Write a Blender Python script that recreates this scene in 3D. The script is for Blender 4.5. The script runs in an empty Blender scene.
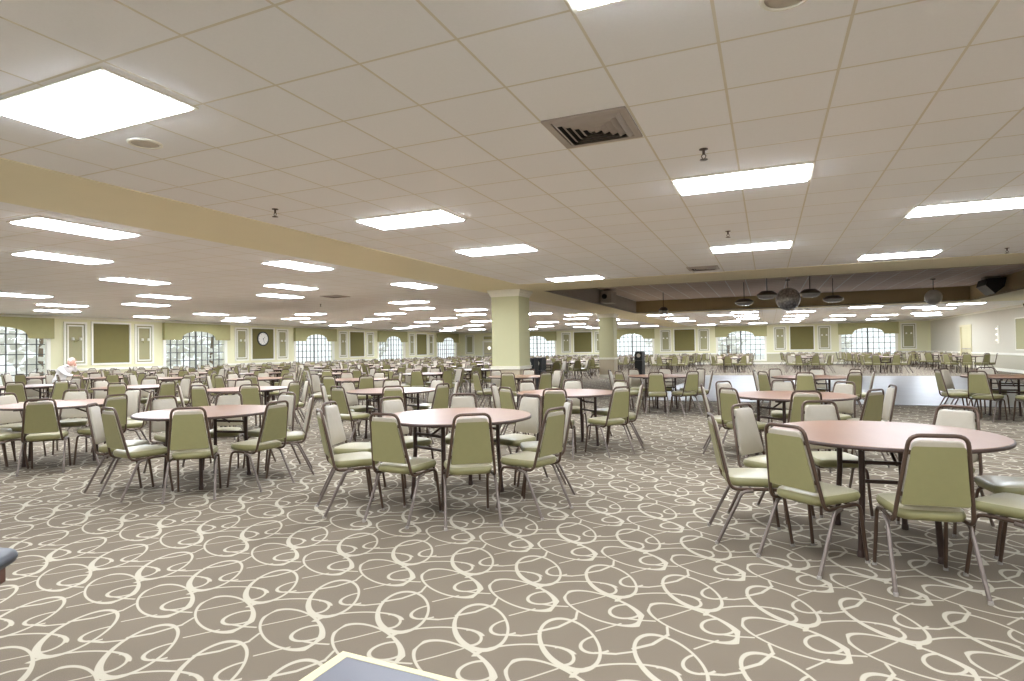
import bpy, bmesh, math, random
from math import sin, cos, pi, radians, atan2, hypot
from mathutils import Vector, Matrix
random.seed(7)
S = bpy.context.scene
C = S.collection

# ------------------------------------------------------------------ numbers of the room (metres, camera stands over the origin)
EYE = 1.36
CEIL = 2.946
XL, XR, YF, YB = -25.6, 10.0, 47.2, -9.0
PITCH = 0.6096

# ------------------------------------------------------------------ colour and materials
def lin(c):
    return tuple(((v / 255) / 12.92 if v / 255 <= 0.04045 else ((v / 255 + 0.055) / 1.055) ** 2.4) for v in c)

class NT:
    """small helper to write node trees as expressions"""
    def __init__(s, nt): s.nt = nt
    def n(s, t, **k):
        nd = s.nt.nodes.new(t)
        for a, b in k.items(): setattr(nd, a, b)
        return nd
    def put(s, sock, v):
        if hasattr(v, 'is_linked') or isinstance(v, bpy.types.NodeSocket): s.nt.links.new(v, sock)
        else: sock.default_value = v
    def m(s, op, a, b=0.0, c=0.0):
        nd = s.n('ShaderNodeMath', operation=op)
        s.put(nd.inputs[0], a); s.put(nd.inputs[1], b); s.put(nd.inputs[2], c)
        return nd.outputs[0]
    def v(s, op, a, b=(0, 0, 0), c=None):
        nd = s.n('ShaderNodeVectorMath', operation=op)
        s.put(nd.inputs[0], a); s.put(nd.inputs[1], b)
        if c is not None: s.put(nd.inputs[2], c)
        return nd.outputs['Value'] if op in ('LENGTH', 'DOT_PRODUCT', 'DISTANCE') else nd.outputs[0]
    def mix(s, f, a, b):
        nd = s.n('ShaderNodeMix', data_type='RGBA')
        s.put(nd.inputs[0], f); s.put(nd.inputs[6], a); s.put(nd.inputs[7], b)
        return nd.outputs[2]
    def noise(s, vec, scale, detail=2.0):
        nd = s.n('ShaderNodeTexNoise'); nd.inputs['Scale'].default_value = scale; nd.inputs['Detail'].default_value = detail
        s.put(nd.inputs['Vector'], vec)
        return nd.outputs['Fac']

def new_mat(name, rough=0.6, metal=0.0, spec=0.5):
    m = bpy.data.materials.new(name); m.use_nodes = True
    b = m.node_tree.nodes['Principled BSDF']
    b.inputs['Roughness'].default_value = rough; b.inputs['Metallic'].default_value = metal
    b.inputs['Specular IOR Level'].default_value = spec
    return m, NT(m.node_tree), b

def mat(name, rgb, rough=0.6, metal=0.0, spec=0.5, var=0.06, scale=14.0):
    m, t, b = new_mat(name, rough, metal, spec)
    c = lin(rgb)
    tc = t.n('ShaderNodeTexCoord').outputs['Object']
    f = t.noise(tc, scale)
    lo = tuple(max(0, v * (1 - var)) for v in c) + (1,); hi = tuple(min(1, v * (1 + var)) for v in c) + (1,)
    t.put(b.inputs['Base Color'], t.mix(f, lo, hi))
    return m

def emit(name, rgb, strength):
    m = bpy.data.materials.new(name); m.use_nodes = True
    nt = m.node_tree; nt.nodes.clear(); t = NT(nt)
    e = t.n('ShaderNodeEmission'); e.inputs[0].default_value = lin(rgb) + (1,); e.inputs[1].default_value = strength
    o = t.n('ShaderNodeOutputMaterial'); nt.links.new(e.outputs[0], o.inputs[0])
    return m

M = {}
M['olive'] = mat('olive_vinyl', (136, 130, 88), 0.42, var=0.05, scale=25)
M['sage'] = mat('sage_vinyl', (180, 172, 144), 0.36, var=0.04, scale=25)
M['greige'] = mat('pale_vinyl', (174, 164, 146), 0.38, var=0.04, scale=25)
M['bronze'] = mat('bronze_tube', (92, 74, 62), 0.35, 0.55, var=0.1)
M['taupe'] = mat('taupe_tube', (116, 104, 96), 0.38, 0.6, var=0.1)
M['glide'] = mat('nylon_glide', (150, 142, 132), 0.5)
M['post'] = mat('table_leg_brown', (62, 44, 36), 0.45, 0.2)
M['edge'] = mat('table_edge', (66, 48, 40), 0.4)
M['white'] = mat('white_trim', (240, 236, 222), 0.5, var=0.02)
M['crown'] = mat('crown_trim', (232, 226, 208), 0.5, var=0.02)
M['band'] = mat('drywall_band', (242, 234, 204), 0.7, var=0.02, scale=2)
M['olive_fabric'] = mat('olive_panel_fabric', (116, 108, 62), 0.85, var=0.06, scale=4)
M['sage_fabric'] = mat('sage_panel_fabric', (162, 156, 118), 0.85, var=0.05, scale=6)
M['valance'] = mat('valance_fabric', (172, 166, 118), 0.85, var=0.06, scale=5)
M['muntin'] = mat('window_bars', (84, 86, 84), 0.5)
M['fascia'] = mat('olive_fascia', (180, 160, 120), 0.7, var=0.08, scale=1.5)
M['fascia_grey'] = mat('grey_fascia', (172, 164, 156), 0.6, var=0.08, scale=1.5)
M['vent'] = mat('vent_grey', (176, 166, 158), 0.45, 0.2)
M['dark'] = mat('dark_void', (22, 20, 18), 0.8)
M['black'] = mat('black_plastic', (20, 20, 24), 0.4)
M['brass'] = mat('sprinkler_metal', (92, 82, 72), 0.4, 0.7)
M['speaker_white'] = mat('speaker_grille', (205, 196, 182), 0.6)
M['door'] = mat('door_paint', (206, 196, 158), 0.5, var=0.03)
M['gray_top'] = mat('grey_laminate', (112, 111, 117), 0.3, var=0.06, scale=3)
M['cream_edge'] = mat('cream_edge_band', (206, 194, 152), 0.5, var=0.02)
M['slate_top'] = mat('slate_laminate', (40, 40, 46), 0.5, var=0.12, scale=20)
M['wood_dark'] = mat('dark_wood', (84, 50, 36), 0.45, var=0.15, scale=8)
M['shirt'] = mat('white_shirt', (238, 234, 230), 0.8, var=0.03)
M['skin'] = mat('skin', (224, 176, 156), 0.55, var=0.05)
M['hair'] = mat('grey_hair', (226, 214, 208), 0.8)
M['trousers'] = mat('tan_trousers', (150, 134, 116), 0.8)
M['clock_face'] = mat('clock_face', (238, 236, 228), 0.5)
M['glassware'] = mat('pendant_glass', (196, 190, 180), 0.12, 0.3, var=0.25, scale=30)
M['leaf'] = mat('pale_leaves', (236, 235, 230), 0.8, var=0.12, scale=2)
M['bark'] = mat('bark', (120, 104, 88), 0.9)
M['lawn'] = mat('lawn', (214, 212, 204), 0.9, var=0.1, scale=1)
M['lens'] = emit('light_lens', (234, 243, 255), 43.0)
M['bulb'] = emit('lit_glass', (255, 250, 238), 1.6)

def glass():
    m = bpy.data.materials.new('window_glass'); m.use_nodes = True
    nt = m.node_tree; nt.nodes.clear(); t = NT(nt)
    a = t.n('ShaderNodeBsdfTransparent'); a.inputs[0].default_value = (0.96, 0.98, 0.97, 1)
    g = t.n('ShaderNodeBsdfGlossy'); g.inputs['Roughness'].default_value = 0.02
    mx = t.n('ShaderNodeMixShader'); mx.inputs[0].default_value = 0.05
    nt.links.new(a.outputs[0], mx.inputs[1]); nt.links.new(g.outputs[0], mx.inputs[2])
    o = t.n('ShaderNodeOutputMaterial'); nt.links.new(mx.outputs[0], o.inputs[0])
    return m
M['glass'] = glass()

def wood_top():
    m, t, b = new_mat('mahogany_laminate', 0.34, 0, 0.55)
    tc = t.n('ShaderNodeTexCoord').outputs['Object']
    st = t.v('MULTIPLY', tc, (1.0, 7, 1))
    f = t.noise(st, 2.0, 2)
    t.put(b.inputs['Base Color'], t.mix(f, lin((138, 100, 76)) + (1,), lin((150, 114, 88)) + (1,)))
    return m
M['wood'] = wood_top()

def wall_mat(name, upper, lower, rail_z):
    m, t, b = new_mat(name, 0.75)
    p = t.n('ShaderNodeNewGeometry').outputs['Position']
    z = t.n('ShaderNodeSeparateXYZ'); t.put(z.inputs[0], p)
    f = t.noise(p, 1.2)
    up = t.mix(f, tuple(v * 0.97 for v in lin(upper)) + (1,), lin(upper) + (1,))
    sel = t.m('GREATER_THAN', z.outputs[2], rail_z)
    t.put(b.inputs['Base Color'], t.mix(sel, lin(lower) + (1,), up))
    return m
M['wall'] = wall_mat('wall_paint', (230, 225, 186), (192, 186, 154), 0.8)
M['wall_right'] = wall_mat('wall_paint_right', (202, 195, 177), (180, 173, 152), 0.8)
M['column'] = wall_mat('column_paint', (196, 191, 150), (186, 172, 146), 0.88)

def tile_mat(name, base, line, x0, y0, w=0.012):
    m, t, b = new_mat(name, 0.8, 0, 0.25)
    p = t.n('ShaderNodeNewGeometry').outputs['Position']
    s = t.n('ShaderNodeSeparateXYZ'); t.put(s.inputs[0], p)
    ds = []
    for k, o in ((0, x0), (1, y0)):
        q = t.m('PINGPONG', t.m('SUBTRACT', s.outputs[k], o - 50 * PITCH), PITCH / 2)
        ds.append(q)
    d = t.m('MINIMUM', ds[0], ds[1])
    ln = t.m('LESS_THAN', d, w)
    # each tile a little different
    cell = t.v('FLOOR', t.v('DIVIDE', t.v('SUBTRACT', p, (x0, y0, 0)), (PITCH, PITCH, 100)))
    wn = t.n('ShaderNodeTexWhiteNoise', noise_dimensions='3D'); t.put(wn.inputs['Vector'], cell)
    f = t.m('MULTIPLY_ADD', wn.outputs['Value'], 0.5, t.m('MULTIPLY', t.noise(p, 60, 1), 0.5))
    bc = lin(base)
    tile = t.mix(f, tuple(v * 0.93 for v in bc) + (1,), bc + (1,))
    t.put(b.inputs['Base Color'], t.mix(ln, tile, lin(line) + (1,)))
    return m
GX, GY = -2.0316, 2.6331
M['tile'] = tile_mat('ceiling_tile', (250, 250, 252), (224, 218, 204), GX, GY, 0.008)
M['tile_high'] = tile_mat('recess_tile', (234, 214, 200), (255, 252, 248), GX + 0.2, GY + 0.1, 0.016)

# ------------------------------------------------------------------ carpet: interlocking loops, repeated every PX by PY
def carpet():
    m, t, b = new_mat('loop_pattern_carpet', 0.95, 0, 0.15)
    PX, PY = 0.4545, 0.79
    pos = t.n('ShaderNodeNewGeometry').outputs['Position']
    def local(cx, cy):
        q = t.v('SUBTRACT', pos, (cx - 0.01, cy, 0))
        nd = t.n('ShaderNodeVectorMath', operation='WRAP')
        t.put(nd.inputs[0], q); nd.inputs[1].default_value = (PX / 2, PY / 2, 1); nd.inputs[2].default_value = (-PX / 2, -PY / 2, -1)
        return nd.outputs[0]
    def mapped(cx, cy, rot, sx, sy):
        mp = t.n('ShaderNodeMapping', vector_type='TEXTURE')
        t.put(mp.inputs['Vector'], local(cx, cy))
        mp.inputs['Rotation'].default_value = (0, 0, radians(rot)); mp.inputs['Scale'].default_value = (sx, sy, 1)
        fl = t.v('MULTIPLY', mp.outputs[0], (1, 1, 0))
        return fl
    out = None
    def add(d):
        nonlocal out
        out = d if out is None else t.m('MINIMUM', out, d)
    def ring(cx, cy, a, bb, rot, w0, w1=0.0, dirdeg=0.0, mask=None):
        """ellipse line, half width w0 growing by w1 towards dirdeg (plan angle); mask=(plan angle, offset) keeps one side"""
        q = mapped(cx, cy, rot, a, bb)
        r = t.v('LENGTH', q)
        mean = (a + bb) / 2
        d = t.m('MULTIPLY', t.m('ABSOLUTE', t.m('SUBTRACT', r, 1.0)), mean)
        al = radians(dirdeg - rot)
        if w1:
            s = t.v('DOT_PRODUCT', q, (cos(al), sin(al), 0))
            s = t.m('MAXIMUM', s, 0.0)
            d = t.m('SUBTRACT', d, t.m('MULTIPLY', t.m('MULTIPLY', s, s), w1))
        d = t.m('SUBTRACT', d, w0 * 1.35)
        if mask:
            ml = radians(mask[0] - rot)
            k = t.v('DOT_PRODUCT', q, (cos(ml), sin(ml), 0))
            d = t.m('ADD', d, t.m('LESS_THAN', k, mask[1]))
        add(d)
    def seg(x0, y0, x1, y1, w):
        L = hypot(x1 - x0, y1 - y0)
        q = mapped((x0 + x1) / 2, (y0 + y1) / 2, math.degrees(atan2(y1 - y0, x1 - x0)), 1, 1)
        q = t.v('ABSOLUTE', q)
        q = t.v('MAXIMUM', t.v('SUBTRACT', q, (L / 2, 0, 0)), (0, 0, 0))
        add(t.m('SUBTRACT', t.v('LENGTH', q), w * 1.3))
    ring(-2.636, 2.250, 0.250, 0.130, -29.6, 0.0068, 0.010, 5)            # the big loop, thick on its far side
    ring(-2.508, 2.245, 0.088, 0.074, 60, 0.0065, mask=(222, -0.5))                        # teardrop inside it
    ring(-2.680, 2.622, 0.242, 0.130, -58, 0.0072, 0.010, 245)            # the leaf loop, thick at its foot
    ring(-2.548, 2.655, 0.094, 0.070, 62, 0.006, mask=(228, -0.15))                         # teardrop inside it
    ring(-2.370, 2.425, 0.222, 0.110, 24, 0.0075, mask=(114, 0.1))     # arc that joins both
    ring(-2.225, 2.490, 0.078, 0.058, -50, 0.006, mask=(20, -0.25))       # its curled end
    seg(-2.490, 2.168, -2.410, 2.174, 0.006)
    seg(-2.410, 2.174, -2.350, 2.190, 0.005)
    seg(-2.540, 2.574, -2.455, 2.598, 0.0065)
    seg(-2.455, 2.598, -2.378, 2.652, 0.0055)
    seg(-2.795, 2.212, -2.735, 2.283, 0.0035)
    seg(-2.735, 2.283, -2.655, 2.388, 0.0035)
    seg(-2.846, 2.672, -2.774, 2.745, 0.0072)
    seg(-2.774, 2.745, -2.722, 2.860, 0.0068)
    seg(-2.722, 2.860, -2.738, 2.940, 0.005)
    seg(-2.592, 2.772, -2.500, 2.892, 0.0038)
    line = t.m('SUBTRACT', 1.0, t.m('MULTIPLY_ADD', out, 1 / 0.004, 0.5))
    cl = t.n('ShaderNodeClamp'); t.put(cl.inputs[0], line)
    fine = t.noise(pos, 260, 1); wide = t.noise(pos, 2.2, 2)
    f = t.m('MULTIPLY_ADD', fine, 0.7, t.m('MULTIPLY', wide, 0.3))
    base = t.mix(f, lin((90, 80, 67)) + (1,), lin((134, 121, 104)) + (1,))
    cream = t.mix(f, lin((162, 152, 134)) + (1,), lin((188, 179, 160)) + (1,))
    t.put(b.inputs['Base Color'], t.mix(cl.outputs[0], base, cream))
    return m
M['carpet'] = carpet()

def dance():
    m, t, b = new_mat('polished_dance_floor', 0.32, 0, 0.35)
    p = t.n('ShaderNodeNewGeometry').outputs['Position']
    ck = t.n('ShaderNodeTexChecker'); ck.inputs['Scale'].default_value = 1.09
    t.put(ck.inputs['Vector'], p)
    ck.inputs['Color1'].default_value = lin((112, 110, 112)) + (1,); ck.inputs['Color2'].default_value = lin((108, 106, 108)) + (1,)
    t.put(b.inputs['Base Color'], ck.outputs['Color'])
    return m
M['dance'] = dance()

# ------------------------------------------------------------------ mesh building
def fillet(pts, r, n=4):
    out = [Vector(pts[0])]
    for i in range(1, len(pts) - 1):
        a, p, c = Vector(pts[i - 1]), Vector(pts[i]), Vector(pts[i + 1])
        u, v = (a - p), (c - p)
        k = min(r, u.length * 0.45, v.length * 0.45)
        s, e = p + u.normalized() * k, p + v.normalized() * k
        for j in range(n + 1):
            q = j / n
            out.append(s * (1 - q) ** 2 + p * 2 * q * (1 - q) + e * q * q)
    out.append(Vector(pts[-1]))
    return out

class MB:
    def __init__(s): s.v = []; s.f = []; s.m = []; s.smooth = []
    def add(s, vs, fs, mi=0, smooth=False):
        b = len(s.v); s.v += [tuple(v) for v in vs]
        for f in fs: s.f.append(tuple(b + i for i in f)); s.m.append(mi); s.smooth.append(smooth)
        return s
    def box(s, x0, y0, z0, x1, y1, z1, mi=0):
        vs = [(x0, y0, z0), (x1, y0, z0), (x1, y1, z0), (x0, y1, z0), (x0, y0, z1), (x1, y0, z1), (x1, y1, z1), (x0, y1, z1)]
        return s.add(vs, [(3, 2, 1, 0), (4, 5, 6, 7), (0, 1, 5, 4), (1, 2, 6, 5), (2, 3, 7, 6), (3, 0, 4, 7)], mi)
    def cbox(s, c, d, mi=0):
        return s.box(c[0] - d[0] / 2, c[1] - d[1] / 2, c[2] - d[2] / 2, c[0] + d[0] / 2, c[1] + d[1] / 2, c[2] + d[2] / 2, mi)
    def bbox(s, x0, y0, z0, x1, y1, z1, bev=0.01, mi=0):
        """box with bevelled edges"""
        bm = bmesh.new(); bmesh.ops.create_cube(bm, size=1)
        for v in bm.verts: v.co = Vector(((x0 + x1) / 2 + v.co.x * (x1 - x0), (y0 + y1) / 2 + v.co.y * (y1 - y0), (z0 + z1) / 2 + v.co.z * (z1 - z0)))
        bmesh.ops.bevel(bm, geom=bm.edges[:], offset=bev, segments=2, affect='EDGES')
        bm.verts.index_update()
        s.add([v.co for v in bm.verts], [[v.index for v in f.verts] for f in bm.faces], mi); bm.free()
        return s
    def tube(s, pts, r, n=8, mi=0, cap=True, r1=None):
        pts = [Vector(p) for p in pts]
        rings = []; prev = None
        for i, p in enumerate(pts):
            d = (pts[min(i + 1, len(pts) - 1)] - pts[max(i - 1, 0)]).normalized()
            if prev is None:
                ref = Vector((0, 0, 1)) if abs(d.z) < 0.9 else Vector((1, 0, 0))
                u = d.cross(ref).normalized()
            else:
                u = (prev - d * prev.dot(d)).normalized()
            prev = u; w = d.cross(u)
            rr = r if r1 is None else r + (r1 - r) * i / (len(pts) - 1)
            rings.append([p + (u * cos(2 * pi * k / n) + w * sin(2 * pi * k / n)) * rr for k in range(n)])
        vs = [v for g in rings for v in g]; fs = []
        for i in range(len(rings) - 1):
            for k in range(n):
                fs.append((i * n + k, i * n + (k + 1) % n, (i + 1) * n + (k + 1) % n, (i + 1) * n + k))
        s.add(vs, fs, mi, True)
        if cap:
            s.add(rings[0], [tuple(range(n))[::-1]], mi); s.add(rings[-1], [tuple(range(n))], mi)
        return s
    def lathe(s, prof, n=20, mi=0, c=(0, 0, 0), smooth=True):
        vs = []; fs = []
        for r, z in prof:
            for k in range(n): vs.append((c[0] + r * cos(2 * pi * k / n), c[1] + r * sin(2 * pi * k / n), c[2] + z))
        for i in range(len(prof) - 1):
            for k in range(n): fs.append((i * n + k, i * n + (k + 1) % n, (i + 1) * n + (k + 1) % n, (i + 1) * n + k))
        s.add(vs, fs, mi, smooth)
        for i, rev in ((0, True), (len(prof) - 1, False)):
            if prof[i][0] > 1e-4:
                ids = [i * n + k for k in range(n)]
                b = [vs[j] for j in ids]; s.add(b, [tuple(range(n))[::-1] if rev else tuple(range(n))], mi)
        return s
    def prism(s, poly, frame, d0, d1, mi=0):
        """poly in 2D; frame maps (a, b, depth) to 3D"""
        n = len(poly)
        vs = [frame(a, b, d0) for a, b in poly] + [frame(a, b, d1) for a, b in poly]
        fs = [tuple(range(n))[::-1], tuple(range(n, 2 * n))] + [(i, (i + 1) % n, n + (i + 1) % n, n + i) for i in range(n)]
        return s.add(vs, fs, mi)
    def build(s, name, mats, parent=None, link=True):
        me = bpy.data.meshes.new(name)
        me.from_pydata(s.v, [], s.f)
        for x in (mats if isinstance(mats, (list, tuple)) else [mats]): me.materials.append(x)
        me.polygons.foreach_set('material_index', s.m); me.polygons.foreach_set('use_smooth', s.smooth)
        me.validate(); me.update()
        bm = bmesh.new(); bm.from_mesh(me); bmesh.ops.recalc_face_normals(bm, faces=bm.faces[:]); bm.to_mesh(me); bm.free()
        o = bpy.data.objects.new(name, me)
        if link: C.objects.link(o)
        if parent is not None: o.parent = parent
        return o

def thing(name, label, cat, loc=(0, 0, 0), rz=0.0, group=None):
    o = bpy.data.objects.new(name, None); C.objects.link(o)
    o.empty_display_size = 0.1
    o.location = loc; o.rotation_euler = (0, 0, rz)
    return tag(o, label, cat, group)

def tag(o, label, cat, group=None):
    o['label'] = label; o['category'] = cat
    if group: o['group'] = group
    return o

def struct(o):
    o['kind'] = 'structure'; return o

KIDS = {}
def dup(root, loc, rz):
    r = root.copy(); C.objects.link(r); r.location = loc; r.rotation_euler = (0, 0, rz)
    for ch in root.children:
        c = ch.copy(); C.objects.link(c); c.parent = r
        for g in ch.children:
            d = g.copy(); C.objects.link(d); d.parent = c
    return r

ORD = ['', 'first', 'second', 'third', 'fourth', 'fifth', 'sixth', 'seventh', 'eighth', 'ninth', 'tenth', 'eleventh', 'twelfth',
       'thirteenth', 'fourteenth', 'fifteenth', 'sixteenth', 'seventeenth', 'eighteenth', 'nineteenth', 'twentieth']
def ordn(k):
    if k <= 20: return ORD[k]
    t = {2: 'twenty', 3: 'thirty', 4: 'forty', 5: 'fifty', 6: 'sixty'}[k // 10]
    return t + '-' + ORD[k % 10] if k % 10 else {2: 'twentieth', 3: 'thirtieth', 4: 'fortieth', 5: 'fiftieth', 6: 'sixtieth'}[k // 10]

# ------------------------------------------------------------------ camera
YAW, TILT, ROLL, FPX = 0.409, 0.01527, -0.01526, 589.35
def cam_axes():
    Rz = Matrix(((cos(YAW), sin(YAW), 0), (-sin(YAW), cos(YAW), 0), (0, 0, 1)))
    Rx = Matrix(((1, 0, 0), (0, cos(TILT), sin(TILT)), (0, -sin(TILT), cos(TILT))))
    P = Matrix(((1, 0, 0), (0, 0, -1), (0, 1, 0)))
    Rr = Matrix(((cos(ROLL), -sin(ROLL), 0), (sin(ROLL), cos(ROLL), 0), (0, 0, 1)))
    return Rr @ P @ Rx @ Rz
AX = cam_axes()
cd = bpy.data.cameras.new('camera'); cam = bpy.data.objects.new('camera', cd); C.objects.link(cam)
cd.sensor_width = 36; cd.sensor_fit = 'HORIZONTAL'; cd.lens = FPX * 36 / 1024; cd.clip_end = 500; cd.clip_start = 0.05
r0, r1, r2 = Vector(AX[0]), Vector(AX[1]), Vector(AX[2])
mw = Matrix((r0, -r1, -r2)).transposed().to_4x4(); mw.translation = (0, 0, EYE)
cam.matrix_world = mw
S.camera = cam
def px(x, y, z):
    q = AX @ Vector((x, y, z - EYE))
    return (512 + FPX * q.x / q.z, 340.5 + FPX * q.y / q.z, q.z) if q.z > 0.1 else (-9999, -9999, q.z)

# ------------------------------------------------------------------ the room shell
T_ = 0.2
fl = MB(); fl.box(XL - T_, YB - T_, -0.12, XR + T_, YF + T_, 0.0)
struct(fl.build('floor', M['carpet']))
RX0, RX1, RY0, RY1, RZ = -5.5, 7.0, 15.05, 27.1, 3.48      # recess over the dance floor
df = MB(); df.bbox(-2.95, RY0 + 0.25, 0.0, RX1 + 0.4, RY1 + 1.9, 0.012, 0.004)
struct(df.build('floor_dance', M['dance']))
ce = MB()
for a in ((XL - T_, YB - T_, RX0, YF + T_), (RX0, YB - T_, RX1, RY0), (RX0, RY1, RX1, YF + T_), (RX1, YB - T_, XR + T_, YF + T_)):
    ce.box(a[0], a[1], CEIL, a[2], a[3], CEIL + 0.02)
struct(ce.build('ceiling', M['tile']))
rc = MB(); rc.box(RX0 - 0.1, RY0 - 0.1, RZ, RX1 + 0.1, RY1 + 0.1, RZ + 0.02)
struct(rc.build('ceiling_recess', M['tile_high']))
fa = MB()
fa.box(RX0, RY1, CEIL - 0.012, RX1, RY1 + 0.05, RZ, 0); fa.box(RX1, RY0, CEIL - 0.012, RX1 + 0.05, RY1 + 0.05, RZ, 0)
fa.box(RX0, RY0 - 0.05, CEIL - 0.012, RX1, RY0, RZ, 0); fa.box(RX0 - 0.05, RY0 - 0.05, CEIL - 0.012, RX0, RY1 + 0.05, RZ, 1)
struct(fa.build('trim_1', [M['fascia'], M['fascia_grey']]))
bd = MB()                                                   # plain drywall strips under the beams
B0, B1 = CEIL - 0.010, CEIL - 0.001
bd.box(-7.1, YB, B0, RX0 - 0.05, YF, B1)
bd.box(RX0 - 0.05, 13.25, B0, XR, RY0 - 0.05, B1)
bd.box(RX0 - 0.05, RY1 + 0.05, B0, XR, RY1 + 1.15, B1)
bd.box(RX1 + 0.05, RY0 - 0.05, B0, XR, RY1 + 0.05, B1)
struct(bd.build('trim_2', M['band']))

WIN_L = [12.13, 20.3, 28.5, 36.6, 44.8]
WIN_B_ADDED = [-17.5, -11.0, -4.5, 2.0, 7.5]  # rear-wall windows, out of view, added to let in more light
WIN_F = [-18.15, -9.97, -1.83, 6.37]
HW = 1.66; WZ0, WZ1 = 0.30, 2.60
def wall_with_openings(name, frame, lo, hi, centres, m, extra=()):
    """frame(a, d, z): a along the wall, d outwards"""
    w = MB()
    def bx(a0, a1, z0, z1):
        ps = [frame(a, d, z) for a in (a0, a1) for d in (0, T_) for z in (z0, z1)]
        xs, ys, zs = zip(*ps); w.box(min(xs), min(ys), min(zs), max(xs), max(ys), max(zs))
    ops = sorted([(c - HW, c + HW, WZ0, WZ1) for c in centres] + list(extra))
    a = lo
    for o0, o1, z0, z1 in ops:
        bx(a, o0, 0, CEIL)
        if z0 > 0: bx(o0, o1, 0, z0)
        bx(o0, o1, z1, CEIL); a = o1
    bx(a, hi, 0, CEIL)
    return struct(w.build(name, m))
fr_left = lambda a, d, z: (XL - d, a, z)
fr_far = lambda a, d, z: (a, YF + d, z)
fr_right = lambda a, d, z: (XR + d, a, z)
fr_back = lambda a, d, z: (a, YB - d, z)
DOOR_F = -22.75; DOOR_R = 39.6
wall_with_openings('wall_left', fr_left, YB - T_, YF + T_, WIN_L + [3.9, -4.3], M['wall'])  # the bracketed pair are out-of-view windows added for their light
wall_with_openings('wall_far', fr_far, XL - T_, XR + T_, WIN_F, M['wall'], [(DOOR_F - 0.48, DOOR_F + 0.48, 0, 2.08)])
wall_with_openings('wall_right', fr_right, YB - T_, YF + T_, [], M['wall_right'], [(DOOR_R - 0.92, DOOR_R + 0.92, 0, 2.25)])
wall_with_openings('wall_back', fr_back, XL - T_, XR + T_, WIN_B_ADDED, M['wall'])

# skirting, chair rail and crown moulding, broken at windows and doors
def runs(lo, hi, gaps):
    a = lo
    for g0, g1 in sorted(gaps):
        if g0 > a: yield a, g0
        a = max(a, g1)
    if hi > a: yield a, hi
def strip(name, frame, lo, hi, gaps, z0, z1, depth, m):
    w = MB()
    for a0, a1 in runs(lo, hi, gaps):
        ps = [frame(a, d, z) for a in (a0, a1) for d in (-depth, -0.0005) for z in (z0, z1)]
        xs, ys, zs = zip(*ps); w.box(min(xs), min(ys), min(zs), max(xs), max(ys), max(zs))
        ps = [frame(a, d, z) for a in (a0, a1) for d in (-depth * 0.6, -0.0005) for z in (z0 - (z1 - z0) * 0.35, z0)]
        if z0 > 0.3:
            xs, ys, zs = zip(*ps); w.box(min(xs), min(ys), min(zs), max(xs), max(ys), max(zs))
    return struct(w.build(name, m))
gl = [(c - HW - 0.12, c + HW + 0.12) for c in WIN_L + [3.9, -4.3]]
gf = [(c - HW - 0.12, c + HW + 0.12) for c in WIN_F] + [(DOOR_F - 0.6, DOOR_F + 0.6)]
gr = [(DOOR_R - 1.0, DOOR_R + 1.0)]
gd = [(DOOR_F - 0.6, DOOR_F + 0.6)]
for side, frm, lo, hi, g, gb in (('left', fr_left, YB, YF, gl, []), ('far', fr_far, XL, XR, gf, gd), ('right', fr_right, YB, YF, gr, gr)):
    strip('baseboard_' + side, frm, lo, hi, gb, 0.0, 0.14, 0.02, M['white'])
    strip({'left': 'trim_3', 'far': 'trim_4', 'right': 'trim_5'}[side], frm, lo, hi, g, 0.79, 0.86, 0.035, M['white'])
    strip({'left': 'trim_6', 'far': 'trim_7', 'right': 'trim_8'}[side], frm, lo, hi, [], 2.87, 2.944, 0.08, M['crown'])

# windows: frame, bars, pane
def window(k, frame, c):
    o = bpy.data.objects.new('window_%d' % k, None); C.objects.link(o); struct(o)
    o.location = frame(c, 0, WZ0)
    def bx(w, a0, a1, z0, z1, d0, d1, mi=0):
        base = Vector(frame(c, 0, WZ0))
        ps = [Vector(frame(c + a, d, z)) - base for a in (a0, a1) for d in (d0, d1) for z in (z0, z1)]
        xs, ys, zs = zip(*ps); w.box(min(xs), min(ys), min(zs), max(xs), max(ys), max(zs), mi)
    f = MB()
    for a0, a1, z0, z1 in ((-HW - 0.1, -HW + 0.05, WZ0 - 0.08, WZ1 + 0.05), (HW - 0.05, HW + 0.1, WZ0 - 0.08, WZ1 + 0.05), (-HW + 0.05, HW - 0.05, WZ0 - 0.08, WZ0 + 0.04), (-HW + 0.05, HW - 0.05, WZ1 - 0.04, WZ1 + 0.05)):
        bx(f, a0, a1, z0, z1, -0.03, 0.10)
    struct(f.build('window_frame', M['white'], o))
    g = MB()
    nc, nr = 10, 6
    for i in range(1, nc):
        a = -HW + 2 * HW * i / nc
        h = 0.045 if i == nc // 2 else 0.018
        bx(g, a - h, a + h, WZ0, WZ1, 0.05, 0.085)
    for j in range(1, nr):
        z = WZ0 + (WZ1 - WZ0) * j / nr
        bx(g, -HW, HW, z - 0.018, z + 0.018, 0.052, 0.083)
    struct(g.build('window_bars', M['muntin'], o))
    p = MB(); bx(p, -HW, HW, WZ0, WZ1, 0.065, 0.069)
    struct(p.build('window_pane', M['glass'], o))
    return o
k = 1
for c in WIN_L + [3.9, -4.3]: window(k, fr_left, c); k += 1
for c in WIN_F: window(k, fr_far, c); k += 1
for c in WIN_B_ADDED: window(k, fr_back, c); k += 1

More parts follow.
